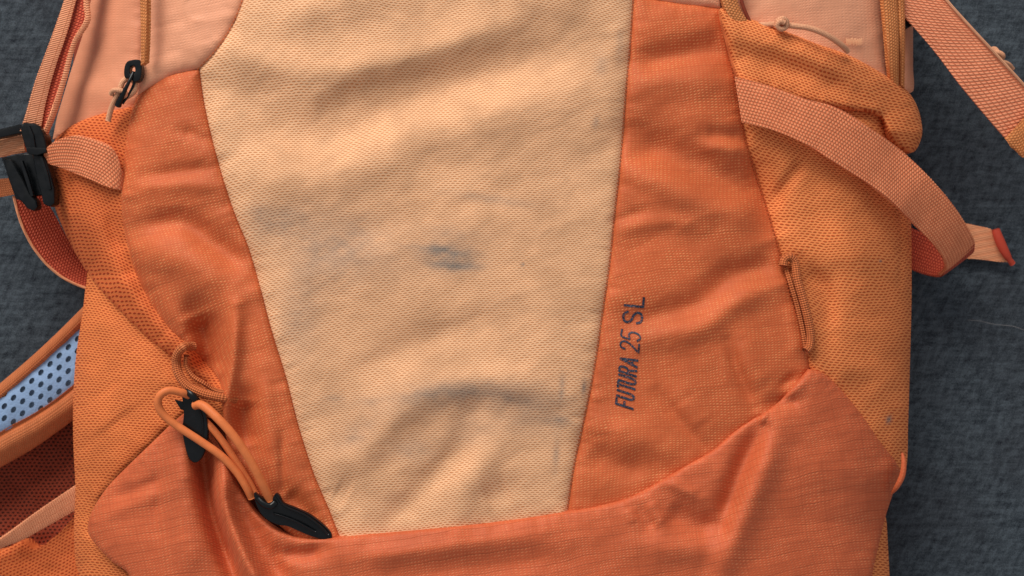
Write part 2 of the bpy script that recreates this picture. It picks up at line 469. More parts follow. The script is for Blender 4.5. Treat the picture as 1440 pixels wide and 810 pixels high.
def mat_mesh(name, thread, gap, pu=7.2, pv=3.5, open_=(0.36, 0.30), bump=1.0, sheen=0.15, slant=0.0, soft=0.45):
    t = NT(name); uvv, U, V = t.uv()
    wob = t.f('MULTIPLY', t.f('SUBTRACT', t.noise(t.vec(t.f('MULTIPLY', U, .05), t.f('MULTIPLY', V, .05)), 1.0, 2), 0.5), 5.0)
    V2 = t.f('ADD', V, wob); U2 = t.f('ADD', t.f('ADD', U, wob), t.f('MULTIPLY', V, slant))
    v = t.f('DIVIDE', V2, pv); row = t.f('FLOOR', v)
    u = t.f('ADD', t.f('DIVIDE', U2, pu), t.f('MULTIPLY', row, 0.5))
    fu = t.f('ABSOLUTE', t.f('SUBTRACT', t.f('FRACT', u), 0.5)); fv = t.f('ABSOLUTE', t.f('SUBTRACT', t.f('FRACT', v), 0.5))
    a = t.f('POWER', t.f('DIVIDE', fu, open_[0]), 2.0); b = t.f('POWER', t.f('DIVIDE', fv, open_[1]), 2.0)
    d = t.f('SQRT', t.f('ADD', a, b))
    cell = t.noise(t.vec(t.f('FLOOR', u), row), 3.7, 0)
    d = t.f('ADD', d, t.f('MULTIPLY', t.f('SUBTRACT', cell, 0.5), 0.25))
    hole = t.smooth(d, 1.0 + soft * .5, 1.0 - soft, 0.0, 1.0)
    col = t.mix(hole, thread, gap)
    col = tone(t, col, uvv)
    fine = t.noise(t.vec(t.f('MULTIPLY', U, .5), t.f('MULTIPLY', V, 1.2)), 1.0, 2)
    dirt = t.attr('dirt')
    dd = t.f('MULTIPLY', dirt, t.smooth(fine, 0.3, 0.7, 0.7, 1.1))
    col = t.mix(dd, col, (0.165, 0.165, 0.155))
    h = t.f('ADD', t.f('SUBTRACT', 1.0, hole), t.f('MULTIPLY', fine, 0.35))
    t.bump(h, bump)
    return t.end(col, 0.72, sheen, 0.25)
def mat_ripstop(name, col, hi, line=(18, 15), linestr=0.35, dash=1.0, rough=0.5, bump=0.5, spec=0.35, line_v=True):
    t = NT(name); uvv, U, V = t.uv()
    wob = t.f('MULTIPLY', t.f('SUBTRACT', t.noise(uvv, 3.0, 2), 0.5), 6.0)
    U2 = t.f('ADD', U, wob); V2 = t.f('ADD', V, wob)
    # diagonal raised floats, their sparkle painted in as the lighter hi colour
    pu, pv = 5.2, 3.7
    row = t.f('FLOOR', t.f('DIVIDE', V2, pv))
    u = t.f('ADD', t.f('DIVIDE', t.f('ADD', U2, t.f('MULTIPLY', V2, 0.9)), pu), t.f('MULTIPLY', row, 0.37)); v = t.f('DIVIDE', V2, pv)
    fu = t.f('ABSOLUTE', t.f('SUBTRACT', t.f('FRACT', u), 0.5)); fv = t.f('ABSOLUTE', t.f('SUBTRACT', t.f('FRACT', v), 0.5))
    d = t.f('SQRT', t.f('ADD', t.f('POWER', t.f('DIVIDE', fu, 0.33), 2.0), t.f('POWER', t.f('DIVIDE', fv, 0.27), 2.0)))
    cell = t.noise(t.vec(t.f('FLOOR', u), row), 5.3, 0)
    spot = t.smooth(t.f('ADD', d, t.f('MULTIPLY', t.f('SUBTRACT', cell, 0.5), 1.1)), 1.15, 0.4, 0.0, 1.0)
    patch = t.smooth(t.noise(uvv, 2.2, 3), 0.36, 0.62, 0.45, 1.0)
    spot = t.f('MULTIPLY', spot, patch)
    lv = t.f('ABSOLUTE', t.f('SUBTRACT', t.f('FRACT', t.f('DIVIDE', V2, line[1])), 0.5)); l1 = t.smooth(lv, 0.05, 0.015)
    lu = t.f('ABSOLUTE', t.f('SUBTRACT', t.f('FRACT', t.f('DIVIDE', U2, line[0])), 0.5)); l2 = t.f('MULTIPLY', t.smooth(lu, 0.04, 0.015), 0.35)
    ln = t.f('MULTIPLY', t.f('MAXIMUM', l1, l2), linestr)
    c = t.mix(t.f('MULTIPLY', spot, 0.42 * dash), col, hi)
    dk = tuple(x * 0.45 for x in col)
    c = t.mix(ln, c, dk)
    c = tone(t, c, uvv, 0.10, 1.1)
    dd = t.attr('dirt'); c = t.mix(dd, c, (0.10, 0.08, 0.07))
    weave = t.noise(t.vec(t.f('MULTIPLY', U, .25), t.f('MULTIPLY', V, .7)), 1.0, 3, .7)
    h = t.f('SUBTRACT', t.f('ADD', t.f('MULTIPLY', spot, 0.8), t.f('MULTIPLY', weave, 0.9)), ln)
    t.bump(h, bump)
    r = t.smooth(spot, 0, 1, rough + .08, rough - .12)
    return t.end(c, r, 0.12, spec)
def mat_webbing(name, col, dark, pu=5.6, pv=5.0, bump=1.5, twill=0.0, stagger=0.5, amp=0.55, vs=0.15):
    t = NT(name); uvv, U, V = t.uv()
    v = t.f('DIVIDE', V, pv); row = t.f('FLOOR', v)
    u = t.f('ADD', t.f('DIVIDE', t.f('ADD', U, t.f('MULTIPLY', V, twill)), pu), t.f('MULTIPLY', row, stagger))
    fu = t.f('ABSOLUTE', t.f('SUBTRACT', t.f('FRACT', u), 0.5)); fv = t.f('ABSOLUTE', t.f('SUBTRACT', t.f('FRACT', v), 0.5))
    h = t.f('MULTIPLY', t.smooth(fu, 0.5, 0.12), t.smooth(fv, 0.5, vs))
    cell = t.noise(t.vec(t.f('FLOOR', u), row), 4.1, 0)
    fib = t.noise(t.vec(t.f('MULTIPLY', U, 1.3), t.f('MULTIPLY', V, .4)), 1.0, 2)
    k = t.f('MULTIPLY', t.f('SUBTRACT', 1.0, h), amp + .25)
    k = t.f('ADD', k, t.f('MULTIPLY', t.f('SUBTRACT', cell, 0.5), 0.35))
    k = t.smooth(k, 0.0, 1.0, 0.0, 1.0)
    c = t.mix(k, col, dark); c = tone(t, c, uvv, 0.07, 4.0)
    t.bump(t.f('ADD', h, t.f('MULTIPLY', fib, .25)), bump)
    return t.end(c, 0.55, 0.15, 0.3)
def mat_cord(name, col, dark, pitch=5.0, bump=1.0, amt=0.6, rough=0.55):
    t = NT(name); uvv, U, V = t.uv()
    a = t.f('SINE', t.f('MULTIPLY', t.f('ADD', U, t.f('MULTIPLY', V, 1.0)), 2 * math.pi / pitch))
    b = t.f('SINE', t.f('MULTIPLY', t.f('SUBTRACT', U, t.f('MULTIPLY', V, 1.0)), 2 * math.pi / pitch))
    h = t.f('MULTIPLY', t.f('ADD', t.f('MULTIPLY', a, b), 1.0), 0.5)
    c = t.mix(t.f('MULTIPLY', t.f('SUBTRACT', 1.0, h), amt), col, dark)
    fib = t.noise(t.vec(t.f('MULTIPLY', U, .15), t.f('MULTIPLY', V, 1.0)), 1.0, 2)
    c = tone(t, c, uvv, 0.08, 8.0)
    t.bump(t.f('ADD', h, t.f('MULTIPLY', fib, .5)), bump)
    return t.end(c, rough, 0.15, 0.3)
def mat_plain(name, col, rough=0.6, spec=0.3, bump=0.4, sc=30.0, sheen=0.1, wt=.08):
    t = NT(name); uvv, U, V = t.uv()
    c = tone(t, (*col, 1)[:3], uvv, wt, 2.0) if False else tone(t, t.mix(0.0, col, col), uvv, wt, 2.0)
    t.bump(t.noise(uvv, sc, 3, .6), bump)
    return t.end(c, rough, sheen, spec)

M_TAN = mat_mesh('tan_mesh_cloth', (0.80, 0.465, 0.265), (0.56, 0.22, 0.085), 6.8, 3.0, (0.40, 0.27), 0.45)
M_ORMESH = mat_mesh('orange_mesh_cloth', (0.84, 0.265, 0.085), (0.50, 0.085, 0.022), 6.8, 3.6, (0.40, 0.28), 0.8)
M_ORMESH2 = mat_mesh('dense_orange_mesh_cloth', (0.74, 0.21, 0.062), (0.44, 0.07, 0.018), 6.2, 3.5, (0.40, 0.28), 0.8)
M_OPENMESH = mat_mesh('open_orange_mesh_cloth', (0.68, 0.16, 0.045), (0.38, 0.045, 0.012), 6.0, 4.0, (0.36, 0.27), 0.7)
M_SHADEMESH = mat_mesh('shaded_back_mesh_cloth', (0.26, 0.045, 0.02), (0.06, 0.01, 0.006), 6.5, 5.0, (0.3, 0.3), 1.2)  # shadow of the hollow is put into these dark colours
M_RIP = mat_ripstop('orange_ripstop', (0.565, 0.116, 0.037), (0.95, 0.44, 0.17), (26, 24), 0.16)
M_FLAP = mat_ripstop('coral_ripstop', (0.585, 0.118, 0.043), (0.92, 0.40, 0.18), (30, 12.5), 0.36, 0.8, 0.44)
M_PEACH = mat_ripstop('peach_ripstop', (0.80, 0.35, 0.20), (0.88, 0.46, 0.28), (30, 26), 0.12, 0.7, 0.42, 0.4)
M_PEACH2 = mat_ripstop('smooth_peach_cloth', (0.68, 0.265, 0.145), (0.80, 0.42, 0.26), (60, 60), 0.04, 0.3, 0.42, 0.25)
M_WEB = mat_webbing('salmon_webbing', (0.92, 0.33, 0.155), (0.66, 0.15, 0.06), 4.9, 4.7, 1.0, 0.0, 0.5)
M_WEB2 = mat_webbing('twill_webbing', (0.92, 0.35, 0.185), (0.64, 0.14, 0.06), 6.0, 6.4, 1.0, 0.45, 0.0, .45, .28)
M_WEBL = mat_webbing('peach_webbing', (0.90, 0.39, 0.20), (0.70, 0.23, 0.10), 30.0, 3.2, 1.0, 0.0, 0.3, 0.4)
M_WEBX = mat_webbing('fine_ribbed_peach_webbing', (0.90, 0.38, 0.20), (0.62, 0.17, 0.07), 3.6, 13, 0.9, 0.35, 0.0, .45, .44)
M_WEBR = mat_webbing('red_webbing', (0.66, 0.125, 0.06), (0.34, 0.03, 0.015), 4.6, 5.0, 1.4, 0.3, 0.5)
M_REDTAB = mat_plain('red_tab_cloth', (0.50, 0.06, 0.032), 0.6, 0.3, 0.6, 40)
M_CORD = mat_cord('braided_orange_cord', (0.76, 0.23, 0.075), (0.26, 0.03, 0.008), 6.4, 1.8, .85)
M_CORDP = mat_cord('peach_cord', (0.84, 0.43, 0.25), (0.48, 0.16, 0.07), 4.0, 0.7, .6)
M_ELAST = mat_cord('smooth_elastic_cord', (0.74, 0.205, 0.065), (0.60, 0.14, 0.04), 3.0, 0.15, .5, .42)
M_BIND = mat_webbing('orange_binding_tape', (0.70, 0.27, 0.095), (0.46, 0.13, 0.035), 4.5, 4.0, 1.0, 0.3, 0.5, .5)
M_BLUE = mat_plain('pale_blue_spacer_knit', (0.24, 0.355, 0.55), 0.8, 0.2, 1.2, 25, .3, .15)
M_BLUE2 = mat_plain('blue_spacer_backing', (0.19, 0.27, 0.38), 0.9, 0.1, 1.0, 25)
M_PAD = mat_webbing('orange_strap_cloth', (0.62, 0.20, 0.075), (0.42, 0.10, 0.03), 3.6, 3.4, 0.7, 0.5, 0.5, .45)
M_LINING = mat_plain('dark_red_lining', (0.22, 0.04, 0.02), 0.8)
M_THREAD = mat_plain('orange_sewing_thread', (0.60, 0.15, 0.045), 0.6, 0.3, 0.3, 60)
M_THREADP = mat_plain('pale_sewing_thread', (0.82, 0.42, 0.22), 0.6, 0.3, 0.3, 60)
M_DTHREAD = mat_plain('rust_seam_thread', (0.36, 0.07, 0.02), 0.7, 0.2, 0.3, 60)
def mat_plastic():
    t = NT('black_moulded_plastic'); uvv, U, V = t.uv()
    c = t.mix(t.smooth(t.noise(uvv, 9, 5, .7), 0.5, 0.8), (0.003, 0.004, 0.005), (0.008, 0.009, 0.012))
    t.bump(t.noise(uvv, 22, 3), 0.10)
    return t.end(c, t.smooth(t.noise(uvv, 6, 4), .3, .7, .22, .36), 0, 0.30)
M_BLACK = mat_plastic()
def mat_ink():
    t = NT('blue_black_print'); uvv, U, V = t.uv()
    # ink sits on the raised threads and has rubbed off in spots
    n = t.noise(uvv, 18, 3, .6); n2 = t.noise(uvv, 46, 2, .5)
    c = t.mix(t.smooth(n, 0.35, 0.65), (0.022, 0.026, 0.045), (0.03, 0.06, 0.10))
    c = t.mix(t.f('MULTIPLY', t.smooth(n2, 0.52, 0.68), 0.75), c, (0.45, 0.13, 0.06))
    t.bump(n2, 0.5)
    return t.end(c, 0.55, 0, 0.3)
M_INK = mat_ink()
def mat_sheet():
    t = NT('navy_melange_bedsheet'); uvv, U, V = t.uv()
    a = t.noise(t.vec(t.f('MULTIPLY', t.f('ADD', U, t.f('MULTIPLY', V, .5)), .11), t.f('MULTIPLY', t.f('SUBTRACT', V, t.f('MULTIPLY', U, .5)), .035)), 1.0, 4, .65)
    b = t.noise(t.vec(t.f('MULTIPLY', U, .03), t.f('MULTIPLY', V, .12), 3.0), 1.0, 4, .65)
    f = t.noise(t.vec(t.f('MULTIPLY', U, .55), t.f('MULTIPLY', V, .38), 7.0), 1.0, 4, .85)
    k = t.f('ADD', t.f('MULTIPLY', t.f('ADD', a, b), 0.27), t.f('MULTIPLY', f, 0.46))
    k = t.smooth(k, 0.36, 0.66)
    c = t.mix(k, (0.011, 0.016, 0.024), (0.165, 0.205, 0.240))
    lint = t.noise(t.vec(t.f('MULTIPLY', U, .22), t.f('MULTIPLY', V, .22), 11.0), 1.0, 1)
    c = t.mix(t.smooth(lint, 0.76, 0.82, 0, .5), c, (0.20, 0.21, 0.23))
    c = t.mix(t.smooth(t.noise(uvv, .35, 3), .35, .7, 0, .35), c, (0.035, 0.03, 0.035))
    t.bump(t.f('ADD', f, t.f('MULTIPLY', k, .8)), 1.6)
    return t.end(c, 0.9, 0.12, 0.15)
M_SHEET = mat_sheet()

# ------------------------------------------------------------------ bedsheet
nx, ny = 220, 150
gx, gy = np.meshgrid(np.linspace(-1500, 2900, nx), np.linspace(-1300, 2100, ny))
gz = ZS + 16 * fbm(gx / 420, gy / 300, 40, 3) + 5 * fbm((gx + gy) / 120, (gy - gx) / 260, 50, 2)
d, t_ = seg_dist(gx.ravel(), gy.ravel(), spline([(1300, 240), (1380, 330), (1450, 380), (1600, 400)], 12)); gz += (8 * np.exp(-(d / 26) ** 2)).reshape(gz.shape)
Vv = np.stack([(gx - 720) * S, (405 - gy) * S, gz * S], -1).reshape(-1, 3)
Ff = [(j * nx + i, (j + 1) * nx + i, (j + 1) * nx + i + 1, j * nx + i + 1) for j in range(ny - 1) for i in range(nx - 1)]
mesh_object('bedsheet', Vv, Ff, M_SHEET, None, np.stack([gx.ravel(), gy.ravel()], 1) / 100, kind='structure')

# ------------------------------------------------------------------ the backpack
bag = link('backpack', None, None, (0, 0, ZS * S))
bag['label'] = 'orange and tan hiking backpack lying on its back on a dark navy bedsheet'
bag['category'] = 'backpack'
B = bag

# seams shared by neighbouring panels
tanL = spline([(358,-60),(342,0),(325,40),(302,74),(280,97)])
tanL2 = spline([(280,97),(288,150),(306,225),(328,295),(350,350),(366,405),(382,465),(402,530),(420,600),(442,668),(465,722),(484,772)])
tanR = spline([(894,-60),(891,0),(887,60),(880,140),(873,230),(865,300),(858,370),(848,440),(836,520),(822,590),(808,655),(796,735)])
botT = spline([(484,772),(560,766),(700,752),(796,735)])
botR = spline([(796,735),(850,726),(900,710),(960,672),(1020,640),(1070,600),(1110,578),(1138,517)])
panR = spline([(1138,517),(1130,470),(1112,410),(1099,360),(1085,310),(1064,245),(1048,190),(1036,120),(1022,55),(1013,12)])
topR = spline([(1013,12),(985,8),(950,4),(915,-3),(891,-14)])
upL = spline([(280,97),(240,106),(212,122),(193,135)])
panL = spline([(193,135),(184,160),(176,210),(170,280),(178,340),(200,405),(236,458),(280,500),(308,535),(313,575),(318,615),(334,660),(356,700),(392,738),(430,765),(484,772)])

DIRT = [(470,345,74,50,-10,.36),(632,362,42,19,8,.52),(640,372,30,9,2,.55),(640,562,125,24,-4,.33),(425,410,26,60,8,.24),(750,585,50,30,0,.30),(622,352,30,7,4,.75),(642,373,28,5.5,2,.8),(650,358,16,5,-8,.6),(600,348,34,4,2,.35),(395,312,42,22,-20,.42),(480,352,50,36,0,.30),(560,372,60,30,0,.12),
        (790,545,4,16,4,.6),(786,592,14,8,0,.75),(821,546,3,13,5,.85),(600,556,110,7,-6,.34),(720,560,90,9,4,.38),(500,612,34,16,-35,.38),
        (420,462,30,45,10,.22),(845,90,10,16,0,.36),(838,172,5,10,10,.4),(580,632,32,18,0,.36),(655,545,60,10,0,.32),(690,280,60,7,8,.35),
        (782,640,5,26,3,.45),(640,330,50,14,5,.28),(735,372,2.2,2.2,0,1.2),(365,300,20,14,0,.3),(660,608,40,22,0,.25),(470,560,14,5,0,.3),(872,60,6,30,2,.3)]
front = panel('front_panel', np.vstack([tanL, tanL2, botT[1:], tanR[::-1]]), M_TAN, B, dirt=DIRT, rot=0.0,
              uvmap=lambda x, y: (x + 0.08 * y, y - 0.10 * (x - 640) * np.clip((300 - y) / 300, -0.6, 1) - 0.00022 * (x - 640) ** 2), wrinkle=0.6, label='pale tan mesh panel with grey smudges')
sideL = panel('side_panel', np.vstack([tanL2, panL[::-1][1:], upL[::-1][1:]]), M_RIP, B, wrinkle=0.9, rot=-0.25, label='orange ripstop panel left of the tan mesh', lift=1)
sideR = panel('side_panel', np.vstack([tanR[3:], botR[1:], panR[1:], topR[1:]]), M_RIP, B, wrinkle=0.9, rot=-0.12, label='orange ripstop panel right of the tan mesh, printed with dark letters',
              dirt=[(905, 470, 40, 30, 0, .05)])
upperL = panel('upper_panel', np.vstack([tanL, upL[1:], [(196,100),(200,40),(200,0),(202,-60)]]), M_PEACH, B, wrinkle=2.0, rot=-0.2, label='peach panel left of the tan mesh')
upperR = panel('upper_panel', np.vstack([topR, [(893,-60),(1010,-60)]]), M_PEACH, B, label='peach panel right of the tan mesh')

# bottom flap: its lip laps over the panels
flap_top = spline([(262,578),(285,600),(312,640),(336,686),(366,728),(404,752),(440,758),(484,755),(560,748),(640,741),(700,734),(760,726),(796,720),(832,714),(876,703),(900,693),(932,675),(966,655),(1002,634),(1035,606),(1062,588),(1074,582),(1092,568),(1112,548),(1138,519)])
flap_R = spline([(1138,519),(1156,524),(1180,545),(1212,584),(1238,622),(1260,650),(1266,666),(1258,688),(1246,724),(1236,765),(1226,810),(1214,870)])
flap_L = spline([(182,870),(182,810),(158,790),(138,770),(124,749),(126,728),(134,710),(152,684),(179,656),(212,624),(240,597),(262,578)])
def zflap(X, Y): return relief(X, Y)
flap = panel('bottom_flap', np.vstack([flap_top, flap_R[1:], flap_L[:-1]]), M_FLAP, B, wrinkle=0.9, lift=11, seam=(3, 4, 4, 20), lipr=4, skirt=14, rot=-0.16, zf=zflap,
             label='coral ripstop flap across the bottom')

# right hand pocket and its turned down cuff
sil = lambda X, Y, z: np.where((X > 1215) | (X < 150), np.maximum(z - ZS - 8, 4), 14.0)
pockR = panel('mesh_pocket', np.vstack([panR[panR[:, 1] > 98], spline([(1034,97),(1100,112),(1180,135),(1236,150),(1246,180),(1258,215),(1272,250),(1280,290),(1282,400),(1280,500),(1277,600),(1275,655),(1268,672)])[0:],
              flap_R[::-1][int(len(flap_R) * .42):][:0], spline([(1268,672),(1250,664),(1228,630),(1200,592),(1170,552),(1150,535),(1138,517)])]), M_ORMESH, B, rot=0.0, skirt=sil, lift=-1,
              uvmap=lambda x, y: (x - 0.2 * y, y + 0.0016 * (x - 1215) ** 2 * np.clip((x < 1215) * 1.0, 0, 1) + 0.0022 * (x - 1215) ** 2 * (x >= 1215)),
              dirt=[(1250,590,3.5,6,20,.9),(1238,367,1.6,1.6,0,1.5)], label='orange mesh side pocket bulging on the right')
def zcuff(X, Y): return relief(X, Y)
cuffR = panel('pocket_cuff', spline([(1013,12),(1040,22),(1062,29),(1110,46),(1150,62),(1190,76),(1225,94),(1254,112),(1276,128),(1290,150),(1297,182),(1293,202),(1284,214),(1270,210),(1258,203),(1249,192),(1245,176),(1238,164),(1218,157),(1190,154),(1140,146),(1090,134),(1044,120),(1034,100),(1022,55)], 3, True),
              M_ORMESH, B, lift=19, seam=(2, 4, 3, 18), lipr=9, skirt=sil, rot=0.33, zf=zcuff, label='turned down mesh cuff of the right pocket')
gus = panel('mesh_gusset', [(1240,700),(1247,735),(1251,810),(1253,880),(1200,880),(1205,780)], M_ORMESH, B, lift=-14, skirt=sil, grid=4, label='narrow strip of orange mesh below the right end of the flap')

tube('seam_binding', [(1269,636,-92),(1271,652,-88),(1269,668,-88),(1262,683,-92),(1254,694,-104)], 4.4, M_FLAP, B, 12, 2, taper=lambda t: .25 + .75 * math.sin(math.pi * t) ** .6, label='rolled seam end at the lower right corner of the bag')

# left pockets
pockL = panel('mesh_pocket', np.vstack([spline([(262,580),(300,590),(330,620),(322,560),(290,520),(250,490),(185,430),(128,372),(121,400),(116,440),(107,500),(103,560),(103,620),(106,690),(104,740),(106,790),(112,812),(115,875)]),
              [(190,875),(190,812)], spline([(160,792),(140,772),(124,749),(126,728),(134,710),(152,684),(179,656),(212,624),(240,597)])]), M_ORMESH2, B, lift=-22, skirt=sil, rot=0.12, seam=(5, 5, 4, 24), label='densely knit orange mesh pocket at lower left')
pockL2 = panel('pocket_cuff', np.vstack([spline([(184,150),(150,158),(112,171),(88,186),(74,203),(70,235),(72,270),(80,300),(100,345),(126,388),(150,417),(178,446),(212,478),(246,504),(280,530),(312,560)]), [(318,545)], panL[::-1][int(len(panL) * .40):][:0], spline([(318,545),(285,495),(240,455),(205,400),(186,340),(180,280),(184,210),(190,165)])[0:]]), M_OPENMESH, B,
               lift=-7, seam=(3, 4, 4, 18), lipr=5, skirt=sil, rot=0.25, label='open orange mesh layer beside the left panel')
peachL = panel('peach_side', [(204,-60),(140,-60),(128,0),(116,50),(98,105),(80,165),(74,196),(110,182),(150,168),(190,160),(198,135),(200,80),(204,0)], M_PEACH2, B, lift=-26, grid=4, skirt=14, label='smooth peach cloth at upper left')
peachR = panel('peach_side', [(1030,-60),(1036,0),(1052,40),(1120,70),(1200,100),(1256,125),(1250,90),(1247,40),(1244,0),(1240,-60)], M_PEACH, B, lift=-2, grid=4, skirt=14, label='peach cloth behind the right cuff')
peachR2 = panel('piping', spline([(1270,-60),(1272,0),(1273,60),(1270,128),(1284,128),(1284,95),(1284,30),(1283,-60)]), M_PEACH2, B, lift=4, grid=3, skirt=60, seam=(9, 5, 0, 1), label='peach piping beside the right zip')
# lining under everything closes the gaps between pieces
body = panel('body_lining', np.vstack([np.stack([XL[:, 1] + 16, XL[:, 0]], 1)[::-1], np.stack([XR[:, 1] - 16, XR[:, 0]], 1)]), M_LINING, B, lift=-62, grid=12, skirt=60, zf=lambda X, Y: base(X, Y), seam=(0, 1, 0, 1))

# ---- seams and stitching
def stitch_row(name, path, off, mat, parent, ln=4.2, gap=2.2, r=0.8, lift=1.0, zf=relief, seam=None, base_lift=0):
    """short thread stitches laid beside a seam, all in one mesh"""
    P = resample(spline(path, 2), max(2, int(sum(np.hypot(*np.diff(np.array(path)[:, :2], axis=0).T)) / (ln + gap))))
    T = np.gradient(P, axis=0); T /= np.linalg.norm(T, axis=1, keepdims=True)
    Nn = np.stack([-T[:, 1], T[:, 0]], 1); Q = P + Nn * off
    z0 = zf(Q[:, 0].copy(), Q[:, 1].copy()) + base_lift
    V = []; F = []; UV = []
    for q, t, nn, z in zip(Q, T, Nn, z0):
        b = len(V)
        for a, h in ((-.5, -.6), (-.2, 1), (.2, 1), (.5, -.6)):
            for s_, hh in ((-1, 0), (0, 1), (1, 0)):
                c = q + t * ln * a + nn * r * s_
                V.append(W(np.float64(c[0]), np.float64(c[1]), np.float64(z + lift + (h * .5 + hh) * r))); UV.append((c[0] / 100, c[1] / 100))
        for i in range(3):
            for j in range(2):
                F.append((b + i * 3 + j, b + i * 3 + j + 1, b + i * 3 + 4 + j, b + i * 3 + 3 + j))
    o = mesh_object(name, V, F, mat, parent, UV, kind='stuff'); return o
sd = lambda o: -(6 * math.exp(-abs(o) / 5) + 5 * math.exp(-abs(o) / 26))
stitch_row('stitching', tanL2[:-8], 1.2, M_DTHREAD, front, 3.6, 1.8, 0.7, 0.6, base_lift=sd(1.2))
stitch_row('stitching', tanR[6:-8], 1.2, M_DTHREAD, front, 3.6, 1.8, 0.6, 0.6, base_lift=sd(1.2))
stitch_row('stitching', tanL[8:], 1.4, M_THREAD, upperL, 3.6, 2, 0.7, 0.6, base_lift=sd(1.4))
stitch_row('stitching', panR[8:-3], -2, M_DTHREAD, pockR, 3.4, 2.4, 0.9, 0.6, base_lift=sd(2))

# ---- printed lettering on the right panel
GL = {'F': [[(0,0),(0,1)],[(0,1),(1,1)],[(0,.52),(.8,.52)]],
      'U': [[(0,1),(0,.25),(.18,.04),(.5,0),(.82,.04),(1,.25),(1,1)]],
      'T': [[(0,1),(1,1)],[(.5,1),(.5,0)]],
      'R': [[(0,0),(0,1)],[(0,1),(.7,1),(.97,.88),(.97,.62),(.7,.5),(0,.5)],[(.55,.5),(1,0)]],
      'A': [[(0,0),(.5,1)],[(.5,1),(1,0)],[(.2,.3),(.8,.3)]],
      '2': [[(0,.75),(.1,.95),(.45,1.02),(.85,.92),(.95,.7),(.75,.48),(.0,.02)],[(0,0),(1,0)]],
      '5': [[(.95,1),(.15,1),(.05,.55),(.5,.62),(.88,.5),(.97,.28),(.8,.05),(.4,-.02),(.02,.12)]],
      'S': [[(.95,.78),(.8,.95),(.5,1.01),(.15,.92),(.06,.72),(.25,.56),(.7,.45),(.95,.28),(.85,.06),(.5,-.01),(.15,.06),(.03,.24)]],
      'L': [[(0,1),(0,0)],[(0,0),(1,0)]]}
tx = np.array([0.100, -0.995]); ty = np.array([-0.995, -0.100])
def place_letter(ch, s0, wd, ht, slant, sw):
    org = np.array([889.5, 577.0]) + tx * s0
    strokes = []
    for st in GL[ch]:
        q = np.array(st, float)
        pts = np.array([org + tx * (x * wd + slant * y * ht) + ty * (y * ht) for x, y in q])
        pts = spline(pts, 1.5) if len(pts) > 3 else np.vstack([np.linspace(pts[i], pts[i + 1], 9)[(i > 0):] for i in range(len(pts) - 1)])
        strokes.append(pts)
    pts_all = []; edges = []
    for p in strokes:
        # outline of the stroke
        T = np.gradient(p, axis=0); T /= np.linalg.norm(T, axis=1, keepdims=True); Nn = np.stack([-T[:, 1], T[:, 0]], 1)
        pe = p.copy(); pe[0] -= T[0] * sw * .35; pe[-1] += T[-1] * sw * .35
        ring = np.vstack([pe + Nn * sw / 2, (pe - Nn * sw / 2)[::-1]])
        b = len(pts_all); pts_all += [tuple(r_) for r_ in ring]; edges += [(b + i, b + (i + 1) % len(ring)) for i in range(len(ring))]
    r = delaunay_2d_cdt([Vector(q) for q in pts_all], edges, [], 0, 1e-3)
    V = np.array([(v.x, v.y) for v in r[0]]); F = r[2]
    C = np.array([V[list(f)].mean(0) for f in F]); ok = np.zeros(len(F), bool)
    for p in strokes: ok |= seg_dist(C[:, 0], C[:, 1], p)[0] < sw * .52
    F = [f for f, k in zip(F, ok) if k]
    d, _ = seg_dist(V[:, 0], V[:, 1], SIDE_OUT, True)
    z = relief(V[:, 0].copy(), V[:, 1].copy()) - 6 * np.exp(-d / 5) - 5 * np.exp(-d / 26) + 1.0
    me = mesh_object('letter', W(V[:, 0], V[:, 1], z), F, M_INK, sideR, V / 100)
SIDE_OUT = np.vstack([tanR[3:], botR[1:], panR[1:], topR[1:]])
for ch, s0 in zip('FUTURA', (2, 13.5, 26, 35.5, 48, 61)):
    place_letter(ch, s0, 7.6 if ch != 'A' else 9.3, 24, 0.22, 3.2)
for ch, s0 in (('2', 82), ('5', 97)): place_letter(ch, s0, 11, 26, 0.16, 2.5)
place_letter('S', 122, 16, 26, 0.0, 3.3); place_letter('L', 146, 13, 26, 0.0, 3.3)

# ---- straps
def zr(x, y): return float(relief(np.array([float(x)]), np.array([float(y)]))[0])
def on(pts, lift, zf=zr): return [(x, y, zf(x, y) + lift) for x, y in pts]
def ow(pts): return pts
# right compression strap: over the pocket, then looping back under itself
sU = [(1033,108,4),(1080,120,10),(1130,138,10),(1178,152,4),(1224,180,-12),(1268,212,-44),(1306,248,-60),(1338,285,-84),(1360,318,-112),(1371,342,-142),(1366,356,-170)]
sD = [(1043,172,-6),(1090,184,2),(1136,204,2),(1180,232,-8),(1222,258,-24),(1262,290,-46),(1288,318,-78),(1310,340,-100),(1326,362,-126),(1331,378,-150),(1322,388,-172)]
cs = ribbon('compression_strap', sU, sD, M_WEB, B, thick=5, across=12, label='salmon webbing strap arching over the right pocket')
ribbon('strap_return', [(1371,343,-142),(1368,356,-172),(1350,352,-196),(1320,338,-206),(1270,316,-200)], [(1331,377,-150),(1324,389,-175),(1306,388,-192),(1288,382,-200),(1262,372,-200)], M_WEBR, cs, thick=4, across=10, label='red inner face of the strap where it turns back')
tl = ribbon('strap_tail', [(1300,300,-214),(1350,312,-222),(1372,317,-226),(1390,321,-226),(1402,326,-228)], [(1310,360,-226),(1345,363,-230),(1380,365,-232),(1404,368,-232),(1422,369,-232)], M_WEBL, cs, thick=4, across=8, label='pale strap tail lying on the bedsheet')
# its folded red end
tube('end_tab', [(1400,322,-223),(1404,334,-221),(1411,350,-221),(1419,364,-224),(1424,371,-228)], 6.2, M_REDTAB, cs, 12, 2, flat=.8, taper=lambda t: .75 + .5 * math.sin(math.pi * min(1, t * 1.1 + .1)) ** .6 if t < .9 else .8, label='red folded end of the strap')

